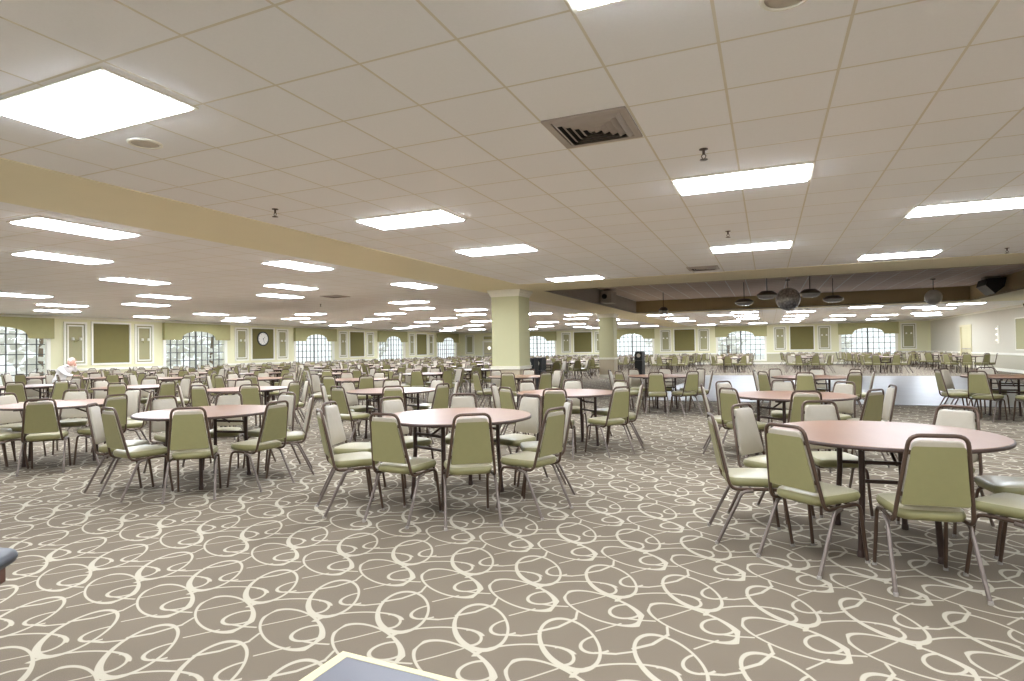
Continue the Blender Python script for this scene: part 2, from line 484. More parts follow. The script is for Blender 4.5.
# valances with the arched cut-out
VW = 1.80
def valance(frame, c, label):
    lo, hi, ar, at = 2.05, 2.84, 0.92, 2.47
    pts = [(-VW, hi), (-VW, lo), (-ar - 0.06, lo)]
    for i in range(17):
        q = pi - pi * i / 16
        pts.append((ar * cos(q), lo + 0.03 + (at - lo - 0.03) * sin(q) ** 0.8))
    pts += [(ar + 0.06, lo), (VW, lo), (VW, hi)]
    t = thing('window_valance', label, 'valance', frame(c, -0.2, lo), 0, 'arched window valances')
    base = Vector(frame(c, -0.2, lo))
    w = MB()
    inner = pts[2:-2]
    # face as quads between top edge and lower outline
    outline = [(-VW, lo)] + inner + [(VW, lo)]
    for d0, d1 in ((-0.20, -0.17),):
        for i in range(len(outline) - 1):
            (a0, z0), (a1, z1) = outline[i], outline[i + 1]
            if a1 - a0 < 1e-5: continue
            vs = [Vector(frame(c + a, d, z)) - base for d in (d0, d1) for a, z in ((a0, z0), (a1, z1), (a1, hi), (a0, hi))]
            w.add(vs, [(0, 1, 2, 3), (7, 6, 5, 4), (0, 4, 5, 1)] + ([(0, 3, 7, 4)] if i == 0 else []) + ([(1, 5, 6, 2)] if i == len(outline) - 2 else []))
    w.build('front_board', M['valance'], t)
    for s in (-1, 1):
        r = MB()
        ps = [Vector(frame(c + a, d, z)) - base for a in (s * VW, s * (VW - 0.03)) for d in (-0.169, -0.04) for z in (lo, hi)]
        xs, ys, zs = zip(*ps); r.box(min(xs), min(ys), min(zs), max(xs), max(ys), max(zs)); r.build('side_return', M['valance'], t)
    r = MB()
    ps = [Vector(frame(c + a, d, z)) - base for a in (-VW + 0.031, VW - 0.031) for d in (-0.169, -0.09) for z in (hi - 0.02, hi)]
    xs, ys, zs = zip(*ps); r.box(min(xs), min(ys), min(zs), max(xs), max(ys), max(zs)); r.build('top_board', M['valance'], t)
    return t
for i, c in enumerate(WIN_L):
    valance(fr_left, c, 'sage fabric valance arched over the %s window of the long left wall' % ORD[i + 1] if i else 'large sage fabric valance over the window nearest the camera, cut by frame edge')
for i, c in enumerate(WIN_F):
    valance(fr_far, c, 'sage fabric valance over the far wall, %s window from its corner' % ORD[i + 1])

# framed fabric panels and sconces
def panel(frame, c, w, big, label, group):
    z0, z1 = (0.98, 2.78) if big else (0.98, 2.74)
    base = Vector(frame(c, 0, z0))
    t = thing('wall_panel', label, 'panel', base, 0, group)
    def bx(mb, a0, a1, b0, b1, d0, d1):
        ps = [Vector(frame(c + a, d, z)) - base for a in (a0, a1) for d in (d0, d1) for z in (b0, b1)]
        xs, ys, zs = zip(*ps); mb.box(min(xs), min(ys), min(zs), max(xs), max(ys), max(zs))
    h = w / 2; q = 0.075
    f = MB()
    for a0, a1, b0, b1 in ((-h, -h + q, z0, z1), (h - q, h, z0, z1), (-h + q, h - q, z0, z0 + q), (-h + q, h - q, z1 - q, z1)):
        bx(f, a0, a1, b0, b1, -0.055, -0.002)
    f.build('frame', M['white'], t)
    if not big:
        g = MB(); u = 0.13; q2 = 0.05
        for a0, a1, b0, b1 in ((-h + u, -h + u + q2, z0 + u, z1 - u), (h - u - q2, h - u, z0 + u, z1 - u), (-h + u + q2, h - u - q2, z0 + u, z0 + u + q2), (-h + u + q2, h - u - q2, z1 - u - q2, z1 - u)):
            bx(g, a0, a1, b0, b1, -0.045, -0.0121)
        g.build('inner_frame', M['white'], t)
    s = MB(); bx(s, -h + q, h - q, z0 + q, z1 - q, -0.012, -0.002)
    s.build('fabric', M['olive_fabric' if big else 'sage_fabric'], t)
def sconce(frame, c, label):
    z = 1.95
    base = Vector(frame(c, -0.012, z))
    t = thing('wall_sconce', label, 'lamp', base, 0, 'small sconces on the narrow wall panels')
    dn = (Vector(frame(c, -1, z)) - Vector(frame(c, 0, z)))
    al = (Vector(frame(c + 1, 0, z)) - Vector(frame(c, 0, z)))
    b = MB(); b.tube([dn * 0.001, dn * 0.03], 0.05, 10); b.build('backplate', M['valance'], t)
    for s in (-1, 1):
        a = MB(); a.tube(fillet([dn * 0.03, dn * 0.10 + al * s * 0.06, dn * 0.10 + al * s * 0.14 + Vector((0, 0, 0.05))], 0.04), 0.01, 6); a.build('arm', M['valance'], t)
        sh = MB(); sh.lathe([(0.05, 0.0), (0.055, 0.02), (0.04, 0.11)], 10, 0, dn * 0.10 + al * s * 0.14 + Vector((0, 0, 0.05))); sh.build('shade', M['white'], t)
def bay(frame, wallname, c0, c1, i, far):
    mid = (c0 + c1) / 2
    where = 'between %s and %s windows of the %s wall' % (ORD[i], ORD[i + 1], wallname)
    panel(frame, mid, 1.66, True, 'wide olive fabric panel in a white frame ' + where, 'olive wall panels')
    for s, nm in ((-1, 'nearer' if not far else 'left-hand'), (1, 'farther' if not far else 'right-hand')):
        panel(frame, mid + s * 1.43, 0.87, False, '%s narrow sage panel ' % nm + where, 'narrow wall panels')
        sconce(frame, mid + s * 1.43, '%s small sconce ' % nm + where)
for i in range(len(WIN_L) - 1): bay(fr_left, 'left', WIN_L[i], WIN_L[i + 1], i + 1, False)
for i in range(len(WIN_F) - 1): bay(fr_far, 'far', WIN_F[i], WIN_F[i + 1], i + 1, True)
panel(fr_far, 8.75, 0.92, False, 'narrow sage panel on far wall, between its last window and right corner', 'narrow wall panels')
sconce(fr_far, 8.75, 'small sconce on the far wall panel nearest the right corner')
panel(fr_far, -24.6, 0.92, False, 'narrow sage panel on far wall squeezed into the left corner', 'narrow wall panels')
panel(fr_far, -21.1, 0.92, False, 'narrow sage panel on far wall just right of the exit door', 'narrow wall panels')

# doors
def door(k, frame, c, h, zt):
    o = bpy.data.objects.new('door_%d' % k, None); C.objects.link(o); struct(o)
    base = Vector(frame(c, 0, 0)); o.location = base
    def bx(mb, a0, a1, b0, b1, d0, d1):
        ps = [Vector(frame(c + a, d, z)) - base for a in (a0, a1) for d in (d0, d1) for z in (b0, b1)]
        xs, ys, zs = zip(*ps); mb.box(min(xs), min(ys), min(zs), max(xs), max(ys), max(zs))
    f = MB()
    bx(f, -h - 0.1, -h + 0.02, 0, zt + 0.08, -0.03, 0.1); bx(f, h - 0.02, h + 0.1, 0, zt + 0.08, -0.03, 0.1); bx(f, -h + 0.02, h - 0.02, zt - 0.03, zt + 0.08, -0.03, 0.1)
    struct(f.build('door_frame', M['white'] if h < 0.6 else M['door'], o))
    n = 1 if h < 0.6 else 2
    for i in range(n):
        a0 = -h + 0.025 + i * (2 * h - 0.05) / n; a1 = a0 + (2 * h - 0.05) / n - (0.006 if n == 2 else 0)
        l = MB(); bx(l, a0, a1, 0.01, zt - 0.035, 0.03, 0.075)
        struct(l.build('door_leaf', M['door'], o))
        b = MB(); bx(b, a0 + 0.06, a1 - 0.06, 1.0, 1.05, -0.02, 0.0); bx(b, a0 + 0.06, a0 + 0.1, 1.0, 1.05, 0.0, 0.0299); bx(b, a1 - 0.1, a1 - 0.06, 1.0, 1.05, 0.0, 0.0299)
        struct(b.build('push_bar', M['vent'], o))
door(1, fr_far, DOOR_F, 0.48, 2.08); door(2, fr_right, DOOR_R, 0.92, 2.25)
t = thing('wall_plaque', 'sage rectangular plaque above the far corner door', 'panel', (DOOR_F, YF - 0.03, 2.42))
MB().box(-0.45, 0.0, -0.14, 0.45, 0.029, 0.14).build('board', M['valance'], t)
b = MB()
for a in ((-0.5, -0.19, 0.5, -0.14), (-0.5, 0.14, 0.5, 0.19), (-0.5, -0.14, -0.45, 0.14), (0.45, -0.14, 0.5, 0.14)): b.box(a[0], -0.01, a[1], a[2], 0.029, a[3])
b.build('frame', M['white'], t)
t = thing('door_bright_spot', 'small bright round spot glowing on the far corner door', 'lamp', (DOOR_F + 0.08, YF + 0.028, 1.52))  # glowing disc marking a bright spot on the door
b = MB(); b.tube([(0, 0, 0), (0, -0.03, 0)], 0.17, 16); b.build('housing', M['white'], t)
b = MB(); b.tube([(0, -0.0301, 0), (0, -0.05, 0)], 0.14, 16); b.build('lens', M['bulb'], t)

# right wall: board, light strip
def on_right(name, label, cat, yc, zc, hy, hz, m, frame_m=None, d=0.03):
    t = thing(name, label, cat, (XR, yc, zc))
    MB().box(-d, -hy, -hz, -0.001, hy, hz).build('board', m, t)
    if frame_m:
        b = MB()
        b.box(-d - 0.015, -hy - 0.05, -hz - 0.05, -0.001, -hy, hz + 0.05); b.box(-d - 0.015, hy, -hz - 0.05, -0.001, hy + 0.05, hz + 0.05)
        b.box(-d - 0.015, -hy, hz, -0.001, hy, hz + 0.05); b.box(-d - 0.015, -hy, -hz - 0.05, -0.001, hy, -hz)
        b.build('frame', frame_m, t)
    return t
on_right('notice_board', 'beige board on the right wall, cut off by frame edge', 'board', 30.5, 1.7, 1.9, 0.66, M['sage_fabric'], M['crown'])
t = on_right('wall_light', 'tall slim white wall light on the right wall', 'lamp', 34.6, 1.72, 0.09, 0.42, M['white'])
for z in (-0.27, 0, 0.27):
    b = MB(); b.lathe([(0.0, -0.05), (0.04, -0.03), (0.045, 0.02), (0.02, 0.05)], 12, 0, (-0.08, 0, z)); b.build('globe', M['bulb'], t)
    b = MB(); b.tube([(-0.0301, 0, z), (-0.05, 0, z)], 0.02, 8); b.build('stem', M['vent'], t)

# columns
def column(k, x0, x1, y0, y1):
    b = MB(); b.bbox(x0, y0, 0, x1, y1, CEIL - 0.012, 0.012)
    o = struct(b.build('column_%d' % k, M['column']))
    t = MB()
    for z0, z1, e in ((0, 0.14, 0.025), (0.84, 0.90, 0.03), (0.90, 0.925, 0.045), (CEIL - 0.19, CEIL - 0.13, 0.02), (CEIL - 0.13, CEIL - 0.07, 0.045), (CEIL - 0.07, CEIL - 0.013, 0.075)):
        for a in ((x0 - e, y0 - e, x1 + e, y0), (x0 - e, y1, x1 + e, y1 + e), (x0 - e, y0, x0, y1), (x1, y0, x1 + e, y1)):
            t.box(a[0], a[1], z0, a[2], a[3], z1)
    q = struct(t.build('column_trim', M['crown'])); q.parent = o
column(1, -6.72, -5.93, 14.15, 14.9)
column(2, -7.12, -6.44, 26.5, 27.2)

# ------------------------------------------------------------------ ceiling lights (2 by 4 ft troffers)
LX = [(-3.93, 2.36), (-3.92, 6.02), (-3.92, 8.48), (-3.94, 12.72), (-0.195, 2.34), (-0.2, 6.0), (-0.22, 10.15), (2.2, 8.40), (2.17, 12.38),
      (-10.61, 16.14), (-11.88, 18.64), (-14.5, 20.64), (-17.32, 23.57), (-19.9, 25.51), (-10.62, 20.52), (-12.02, 23.25), (-14.44, 24.98),
      (-17.07, 27.64), (-20.3, 32.08), (-20.0, 35.91), (-17.25, 33.6), (-20.31, 40.2), (-8.07, 26.46), (-9.25, 29.91), (-9.34, 24.4),
      (-11.83, 32.66), (-14.19, 38.52), (-11.27, 36.3), (-8.14, 32.35), (-4.54, 33.42), (-2.15, 31.43), (-2.15, 40.19), (1.47, 30.77),
      (1.43, 34.84), (1.43, 38.75), (3.78, 36.46), (3.83, 28.9), (5.91, 37.72), (6.11, 30.7), (7.25, 32.6), (7.4, 29.2), (-4.6, 37.1), (-4.8, 29.3),
      (-1.0, 36.4), (-1.0, 32.9), (-0.95, 29.6), (-17.2, 18.92), (-19.9, 20.93), (-21.49, 23.82), (-21.4, 19.14), (-12.4, 41.5), (-8.2, 37.6),
      (-3.92, -1.3), (-0.3, -1.3), (3.4, -1.3), (6.4, 2.4), (6.6, 8.4), (6.6, 12.4), (-3.92, -5.5), (0.6, -5.5), (5.2, -5.5), (3.6, 2.4),  # out-of-view panels behind and beside the camera, added for illumination
      (-22.9, 27.6), (-22.9, 34.0), (-23.0, 40.4), (-17.2, 43.2), (-12.3, 44.6), (-7.9, 43.6), (-4.0, 44.4), (1.4, 43.2), (3.9, 42.0), (6.4, 43.4), (8.3, 39.6), (-0.6, 44.4), (7.6, 36.8), (-14.6, 33.2), (-14.3, 29.0)]  # extra panels added to brighten the far end and its walls
LY = [(-7.82, 4.56), (-10.3, 5.8), (-7.78, 8.28), (-7.78, 12.1), (-12.3, 8.31), (-15.03, 10.94), (-17.83, 12.37), (-17.5, 8.83), (-19.94, 11.17),
      (-22.52, 12.45), (-10.45, 10.87), (-12.32, 12.4), (-20.17, 16.65),
      (-9.0, 1.2), (-13.0, 2.0), (-17.0, 3.5), (-22.0, 6.0), (-23.2, 8.6), (-23.3, 16.4), (-23.3, 20.6), (-9.0, -4.5), (-15.0, -4.5), (-21.0, -2.5)]  # panels out of view and by the left wall, added for illumination
def make_troffer():
    t = thing('ceiling_light', '', 'ceiling light')
    f = MB(); L, W = 1.215, 0.605
    for a in ((-L / 2, -W / 2, L / 2, -W / 2 + 0.025), (-L / 2, W / 2 - 0.025, L / 2, W / 2), (-L / 2, -W / 2 + 0.025, -L / 2 + 0.025, W / 2 - 0.025), (L / 2 - 0.025, -W / 2 + 0.025, L / 2, W / 2 - 0.025)):
        f.box(a[0], a[1], -0.012, a[2], a[3], -0.001)
    f.build('frame', M['white'], t)
    l = MB(); a_, b_ = L / 2 - 0.026, W / 2 - 0.026
    vs = [(x, y, z) for z, k in ((-0.004, 0), (-0.022, 0.006), (-0.026, 0.03)) for x, y in ((-a_ + k, -b_ + k), (a_ - k, -b_ + k), (a_ - k, b_ - k), (-a_ + k, b_ - k))]  # lens shaped to hang below the ceiling so its sides brighten the tiles
    l.add(vs, [(0, 1, 5, 4), (1, 2, 6, 5), (2, 3, 7, 6), (3, 0, 4, 7), (4, 5, 9, 8), (5, 6, 10, 9), (6, 7, 11, 10), (7, 4, 8, 11), (8, 9, 10, 11), (3, 2, 1, 0)])
    l.build('lens', M['lens'], t)
    return t
troffer = make_troffer(); first = True
ALL = [(x, y, 0) for x, y in LX] + [(x, y, 1) for x, y in LY]
areas = {}
for x, y, o in ALL:
    a = 'over the front tables' if x > -5.5 and y < 14 else ('beyond the dance floor' if x > -5.5 else ('over the left seating, laid lengthwise' if o else 'over the left seating, laid crosswise'))
    areas.setdefault(a, []).append((hypot(x, y), x, y, o))
for a, lst in areas.items():
    lst.sort()
    for i, (d, x, y, o) in enumerate(lst):
        t = troffer if first else dup(troffer, (0, 0, 0), 0); first = False
        t.location = (x, y, CEIL); t.rotation_euler = (0, 0, pi / 2 if o else 0)
        tag(t, 'bright fluorescent ceiling panel, %s nearest of those %s' % (ordn(i + 1), a) if i else 'bright fluorescent ceiling panel nearest the camera of those %s' % a, 'ceiling light', 'fluorescent ceiling panels')

# vents, sprinklers, ceiling loudspeakers
def vent(x, y, label, n=5):
    t = thing('ceiling_vent', label, 'air vent', (x, y, CEIL), 0, 'square ceiling air vents')
    h = 0.295
    f = MB()
    for a in ((-h, -h, h, -h + 0.05), (-h, h - 0.05, h, h), (-h, -h + 0.05, -h + 0.05, h - 0.05), (h - 0.05, -h + 0.05, h, h - 0.05)): f.box(a[0], a[1], -0.014, a[2], a[3], -0.001)
    f.build('frame', M['vent'], t)
    MB().box(-h + 0.05, -h + 0.05, -0.004, h - 0.05, h - 0.05, -0.001).build('opening', M['dark'], t)
    for i in range(n):
        r0 = (h - 0.055) * (1 - i / n); r1 = r0 - 0.03
        vs, fs = [], []
        for r, z in ((r0, -0.006), (r1, -0.03), (r1 - 0.004, -0.03), (r0 - 0.004, -0.005)):
            vs += [(-r, -r, z), (r, -r, z), (r, r, z), (-r, r, z)]
        for q in range(4):
            for k in range(4):
                fs.append((q * 4 + k, q * 4 + (k + 1) % 4, ((q + 1) % 4) * 4 + (k + 1) % 4, ((q + 1) % 4) * 4 + k))
        b = MB(); b.add(vs, fs); b.build('louver', M['vent'], t)
vent(-1.12, 4.12, 'square grey louvred air vent in the ceiling before the camera')
vent(-1.16, 12.44, 'small dark air vent near the yellow ceiling band')
vent(-11.2, 13.3, 'dark air vent over the left seating area')
vent(-18.9, 27.4, 'farthest dark air vent over the left seating area')
def sprinkler(x, y, label):
    t = thing('ceiling_sprinkler', label, 'sprinkler', (x, y, CEIL), 0, 'ceiling fire sprinklers')
    b = MB(); b.lathe([(0.035, -0.001), (0.035, -0.006), (0.012, -0.012)], 12); b.build('escutcheon', M['brass'], t)
    b = MB(); b.tube([(0, 0, -0.013), (0, 0, -0.045)], 0.011, 8)
    for s in (-1, 1): b.tube(fillet([(0, 0, -0.04), (s * 0.02, 0, -0.055), (0.004 * s, 0, -0.085)], 0.012), 0.004, 6)
    b.build('body', M['brass'], t)
    b = MB(); b.lathe([(0.0, -0.085), (0.032, -0.086), (0.032, -0.089), (0.0, -0.09)], 12); b.build('deflector', M['brass'], t)
sprinkler(-4.94, 4.9, 'dark fire sprinkler beside the long ceiling band')
sprinkler(-0.44, 4.94, 'dark fire sprinkler just in front of the centre right ceiling panel')
sprinkler(-0.47, 8.62, 'dark fire sprinkler between the two central right ceiling panels')
sprinkler(3.74, 12.44, 'dark fire sprinkler near the right end of the yellow band')
sprinkler(-13.4, 15.2, 'small fire sprinkler far over the left seating')
sprinkler(-9.9, 21.8, 'small fire sprinkler just left of the front column')
def ceil_speaker(x, y, label):
    t = thing('ceiling_speaker', label, 'loudspeaker', (x, y, CEIL), 0, 'round ceiling loudspeakers')
    b = MB(); b.lathe([(0.115, -0.001), (0.115, -0.01), (0.095, -0.013), (0.095, -0.001)], 24); b.build('ring', M['white'], t)
    b = MB(); b.lathe([(0.0945, -0.002), (0.0945, -0.006), (0.0, -0.010)], 24); b.build('grille', M['speaker_white'], t)
ceil_speaker(-4.24, 2.94, 'round white loudspeaker in the ceiling behind the nearest light panel')
ceil_speaker(0.11, 2.93, 'round white loudspeaker in the ceiling at the top picture edge')

# ------------------------------------------------------------------ recess: mirror ball, pendants, loudspeakers
def pos_at(u, depth):
    X = (u - 512) / FPX * depth
    f = Vector((-sin(YAW), cos(YAW), 0)); r = Vector((cos(YAW), sin(YAW), 0))
    return r * X + f * depth
def faceted_ball(r, c, mi=0):
    b = MB(); n, m = 24, 14
    vs = []; fs = []
    for j in range(m + 1):
        th = pi * j / m
        for k in range(n): vs.append((c[0] + r * sin(th) * cos(2 * pi * k / n), c[1] + r * sin(th) * sin(2 * pi * k / n), c[2] + r * cos(th)))
    for j in range(m):
        for k in range(n): fs.append((j * n + k, j * n + (k + 1) % n, (j + 1) * n + (k + 1) % n, (j + 1) * n + k))
    b.add(vs, fs, mi); return b
def mirror_mat():
    m, t, b = new_mat('mirror_tiles', 0.3, 0.5)
    tc = t.n('ShaderNodeTexCoord').outputs['Object']
    w = t.n('ShaderNodeTexVoronoi'); w.inputs['Scale'].default_value = 14; t.put(w.inputs['Vector'], tc)
    t.put(b.inputs['Base Color'], t.mix(w.outputs['Distance'], lin((232, 226, 220)) + (1,), lin((150, 142, 136)) + (1,)))
    return m
M['mirror'] = mirror_mat()
def hang_ball(u, depth, z, r, label, m):
    p = pos_at(u, depth)
    t = thing('mirror_ball', label, 'mirror ball', (p.x, p.y, z))
    faceted_ball(r, (0, 0, 0)).build('ball', m, t)
    b = MB(); b.tube([(0, 0, r), (0, 0, RZ - z - 0.03)], 0.012, 6); b.build('rod', M['brass'], t)
    b = MB(); b.lathe([(0.07, RZ - z - 0.03), (0.07, RZ - z)], 12); b.build('mount', M['brass'], t)
hang_ball(789, 19.0, 2.85, 0.37, 'large mirror ball hanging over the dance floor centre', M['mirror'])
hang_ball(934.5, 19.4, 2.87, 0.25, 'small pale mirror ball near the right side of the recess', M['glassware'])
def pendant(u, depth, z, r, h, label):
    p = pos_at(u, depth)
    t = thing('pendant_lamp', label, 'lamp', (p.x, p.y, z), 0, 'round glass pendants over the dance floor')
    b = MB(); b.lathe([(0.02, h), (r * 0.55, h * 0.95), (r, h * 0.45), (r * 0.95, h * 0.3)], 20); b.build('canopy', M['brass'], t)
    b = MB(); b.lathe([(r * 0.94, h * 0.29), (r * 0.9, 0.0), (r * 0.6, -h * 0.25), (0.02, -h * 0.3)], 20); b.build('glass_bowl', M['glassware'], t)
    b = MB(); b.tube([(0, 0, h), (0, 0, RZ - z)], 0.014, 6); b.build('rod', M['brass'], t)
pendant(745, 19.6, 2.76, 0.30, 0.17, 'round pendant lamp, leftmost of four beside the big mirror ball')
pendant(768, 17.6, 2.80, 0.29, 0.2, 'round dark pendant lamp touching the big mirror ball on its left')
pendant(811, 17.4, 2.82, 0.29, 0.2, 'round dark pendant lamp touching the big mirror ball on its right')
pendant(834, 18.8, 2.76, 0.30, 0.17, 'round pendant lamp, rightmost of four beside the big mirror ball')
pendant(664, 22.8, 2.70, 0.19, 0.22, 'glass pendant lamp alone near the left end of the recess')
t = thing('wall_speaker', 'black wedge loudspeaker hung in the recess right corner', 'loudspeaker', (6.98, 23.7, 3.2))
b = MB(); b.prism([(-0.02, 0.2), (-0.5, 0.2), (-0.56, -0.02), (-0.32, -0.3), (-0.08, -0.08)], lambda a, z, d: (a, d, z), -0.46, 0.46); b.build('cabinet', M['black'], t)
b = MB(); b.prism([(-0.508, 0.18), (-0.525, 0.18), (-0.58, -0.02), (-0.563, -0.02)], lambda a, z, d: (a, d, z), -0.42, 0.42); b.build('grille', M['dark'], t)
b = MB(); b.box(-0.5, -0.2, 0.201, -0.1, 0.2, 0.279); b.build('bracket', M['vent'], t)
t = thing('wall_speaker', 'black loudspeaker on the right wall at the picture edge', 'loudspeaker', (XR, 29.4, 2.64))
b = MB(); b.prism([(-0.12, 0.25), (-0.55, 0.25), (-0.46, -0.1), (-0.12, -0.2)], lambda a, z, d: (a, d, z), -0.5, 0.5); b.build('cabinet', M['black'], t)
b = MB(); b.box(-0.119, -0.12, -0.1, -0.001, 0.12, 0.12); b.build('bracket', M['vent'], t)
b = MB(); b.prism([(-0.552, 0.23), (-0.565, 0.23), (-0.48, -0.09), (-0.467, -0.09)], lambda a, z, d: (a, d, z), -0.45, 0.45); b.build('grille', M['dark'], t)
t = thing('projector', 'pale boxy projector fixed to the grey left side of the recess', 'projector', (RX0, 21.0, 3.2))
b = MB(); b.bbox(0.04, -0.42, -0.22, 0.44, 0.42, 0.22, 0.02); b.build('housing', M['vent'], t)
b = MB(); b.box(0.001, -0.15, -0.1, 0.039, 0.15, 0.1); b.build('bracket', M['brass'], t)
b = MB(); b.tube([(0.2, -0.421, 0.0), (0.2, -0.47, 0.0)], 0.09, 14); b.build('lens', M['dark'], t)

# ------------------------------------------------------------------ chairs
def cushion(mb, outline, place, t0, t1, bev, crown, m_top, m_side, m_bot):
    """outline: closed 2D loop (counter-clockwise), thickness from t0 to t1"""
    n = len(outline)
    cx = sum(p[0] for p in outline) / n; cy = sum(p[1] for p in outline) / n
    def ring(k, z): return [place(cx + (a - cx) * k[0], cy + (b - cy) * k[1], z) for a, b in outline]
    w = max(p[0] for p in outline) - min(p[0] for p in outline); h = max(p[1] for p in outline) - min(p[1] for p in outline)
    i1 = (1 - 2 * bev / w, 1 - 2 * bev / h); i2 = (1 - 0.6 * bev / w, 1 - 0.6 * bev / h)
    rings = [(i1, t0), (i2, t0 + bev * 0.3), ((1, 1), t0 + bev), ((1, 1), t1 - bev), (i2, t1 - bev * 0.3), (i1, t1), ((0.55, 0.55), t1 + crown * 0.75), ((0.2, 0.2), t1 + crown)]
    base = len(mb.v)
    for k, z in rings: mb.v += [tuple(v) for v in ring(k, z)]
    for r in range(len(rings) - 1):
        mi = m_side if r < 4 else m_top
        for i in range(n):
            mb.f.append((base + r * n + i, base + r * n + (i + 1) % n, base + (r + 1) * n + (i + 1) % n, base + (r + 1) * n + i)); mb.m.append(mi); mb.smooth.append(True)
    mb.f.append(tuple(base + i for i in range(n))[::-1]); mb.m.append(m_bot); mb.smooth.append(False)
    mb.f.append(tuple(base + (len(rings) - 1) * n + i for i in range(n))); mb.m.append(m_top); mb.smooth.append(True)

def round_poly(pts, r, n):
    out = []; k = len(pts)
    for i in range(k):
        a, p, c = Vector(pts[i - 1]), Vector(pts[i]), Vector(pts[(i + 1) % k])
        u = (a - p).normalized(); v = (c - p).normalized()
        rr = min(r, (a - p).length * 0.4, (c - p).length * 0.4)
        for j in range(n + 1):
            q = j / n
            out.append(tuple((p + u * rr) * (1 - q) ** 2 + p * 2 * q * (1 - q) + (p + v * rr) * q * q))
    return out

# back line: y as a function of height
def by(z): return -0.185 - (z - 0.40) * 0.20
def seat_mb(n):
    mb = MB()
    o = round_poly([(-0.165, -0.19), (0.165, -0.19), (0.192, 0.20), (-0.192, 0.20)], 0.07, n)
    cushion(mb, o, lambda a, b, z: (a, b, z - 0.012 * (b + 0.19) / 0.4 * 0), 0.385, 0.455, 0.028, 0.016, 0, 1, 1)
    return mb
def back_mb(n):
    mb = MB()
    o = round_poly([(-0.166, 0.475), (0.166, 0.475), (0.118, 0.842), (-0.118, 0.842)], 0.03, n)
    cushion(mb, [(a, b) for a, b in o], lambda a, z, d: (a, by(z) + d, z - 0.2 * d), -0.010, 0.026, 0.011, 0.008, 0, 0, 0)
    return mb
def plate_mb(n):
    mb = MB()
    o = round_poly([(-0.163, 0.478), (0.163, 0.478), (0.123, 0.806), (-0.123, 0.806)], 0.012, 2)
    mb.prism(o, lambda a, z, d: (a, by(z) + d, z - 0.2 * d), -0.0165, -0.0105)
    return mb
TUBE = fillet([(-0.172, 0.06, 0.373), (-0.190, by(0.40) + 0.01, 0.373), (-0.134, by(0.868), 0.868), (0.134, by(0.868), 0.868), (0.190, by(0.40) + 0.01, 0.373), (0.172, 0.06, 0.373)], 0.055, 5)
def frame_mb(n): return MB().tube(TUBE, 0.0115, n)
def frame_lo_mb():
    return MB().tube([(-0.172, 0.06, 0.373), (-0.185, by(0.40), 0.38), (-0.133, by(0.80), 0.80), (-0.09, by(0.868), 0.868), (0.09, by(0.868), 0.868), (0.133, by(0.80), 0.80), (0.185, by(0.40), 0.38), (0.172, 0.06, 0.373)], 0.0125, 4)
def front_leg_mb(s, n): return MB().tube(fillet([(s * 0.172, 0.061, 0.373), (s * 0.180, 0.165, 0.373), (s * 0.188, 0.215, 0.012)], 0.05, 3), 0.0115, n)
def rear_leg_mb(s, n): return MB().tube(fillet([(s * 0.196, -0.03, 0.366), (s * 0.199, -0.10, 0.360), (s * 0.214, -0.27, 0.012)], 0.03, 3), 0.0115, n)
def rail_mb(): return MB().tube([(-0.16, 0.10, 0.376), (0.16, 0.10, 0.376)], 0.008, 6).tube([(-0.19, -0.03, 0.366), (0.19, -0.03, 0.366)], 0.008, 6)
SEATM = [M['sage'], M['olive']]; BACKM = [M['greige'], M['olive']]

def make_chair(n_tube, n_round, fine):
    t = thing('banquet_chair', '', 'chair')
    seat_mb(n_round).build('seat', SEATM, t)
    b = back_mb(n_round).build('backrest', BACKM, t)
    plate_mb(n_round).build('back_panel', M['olive'], t)['label'] = 'olive rear panel'
    frame_mb(n_tube).build('back_frame', M['bronze'], t)
    for s in (-1, 1):
        l = front_leg_mb(s, n_tube).build('leg', M['bronze'], t)
        r = rear_leg_mb(s, n_tube).build('leg', M['taupe'], t); r['label'] = 'paler steel rear leg'
        if fine:
            g = MB(); g.lathe([(0.0135, 0.0), (0.0135, 0.012), (0.012, 0.02)], 10, 0, (s * 0.188, 0.216, 0)); g.build('glide', M['glide'], l)
            g = MB(); g.lathe([(0.0135, 0.0), (0.0135, 0.012), (0.012, 0.02)], 10, 0, (s * 0.2145, -0.275, 0)); g.build('glide', M['glide'], r)
            for z in (0.54, 0.775):
                w = 0.190 + (0.134 - 0.190) * (z - 0.40) / 0.468
                g = MB(); g.cbox((s * (w - 0.016), by(z) + 0.002, z), (0.034, 0.016, 0.024)); g.build('bracket', M['bronze'], t)
    rail_mb().build('stretcher', M['bronze'], t)
    return t
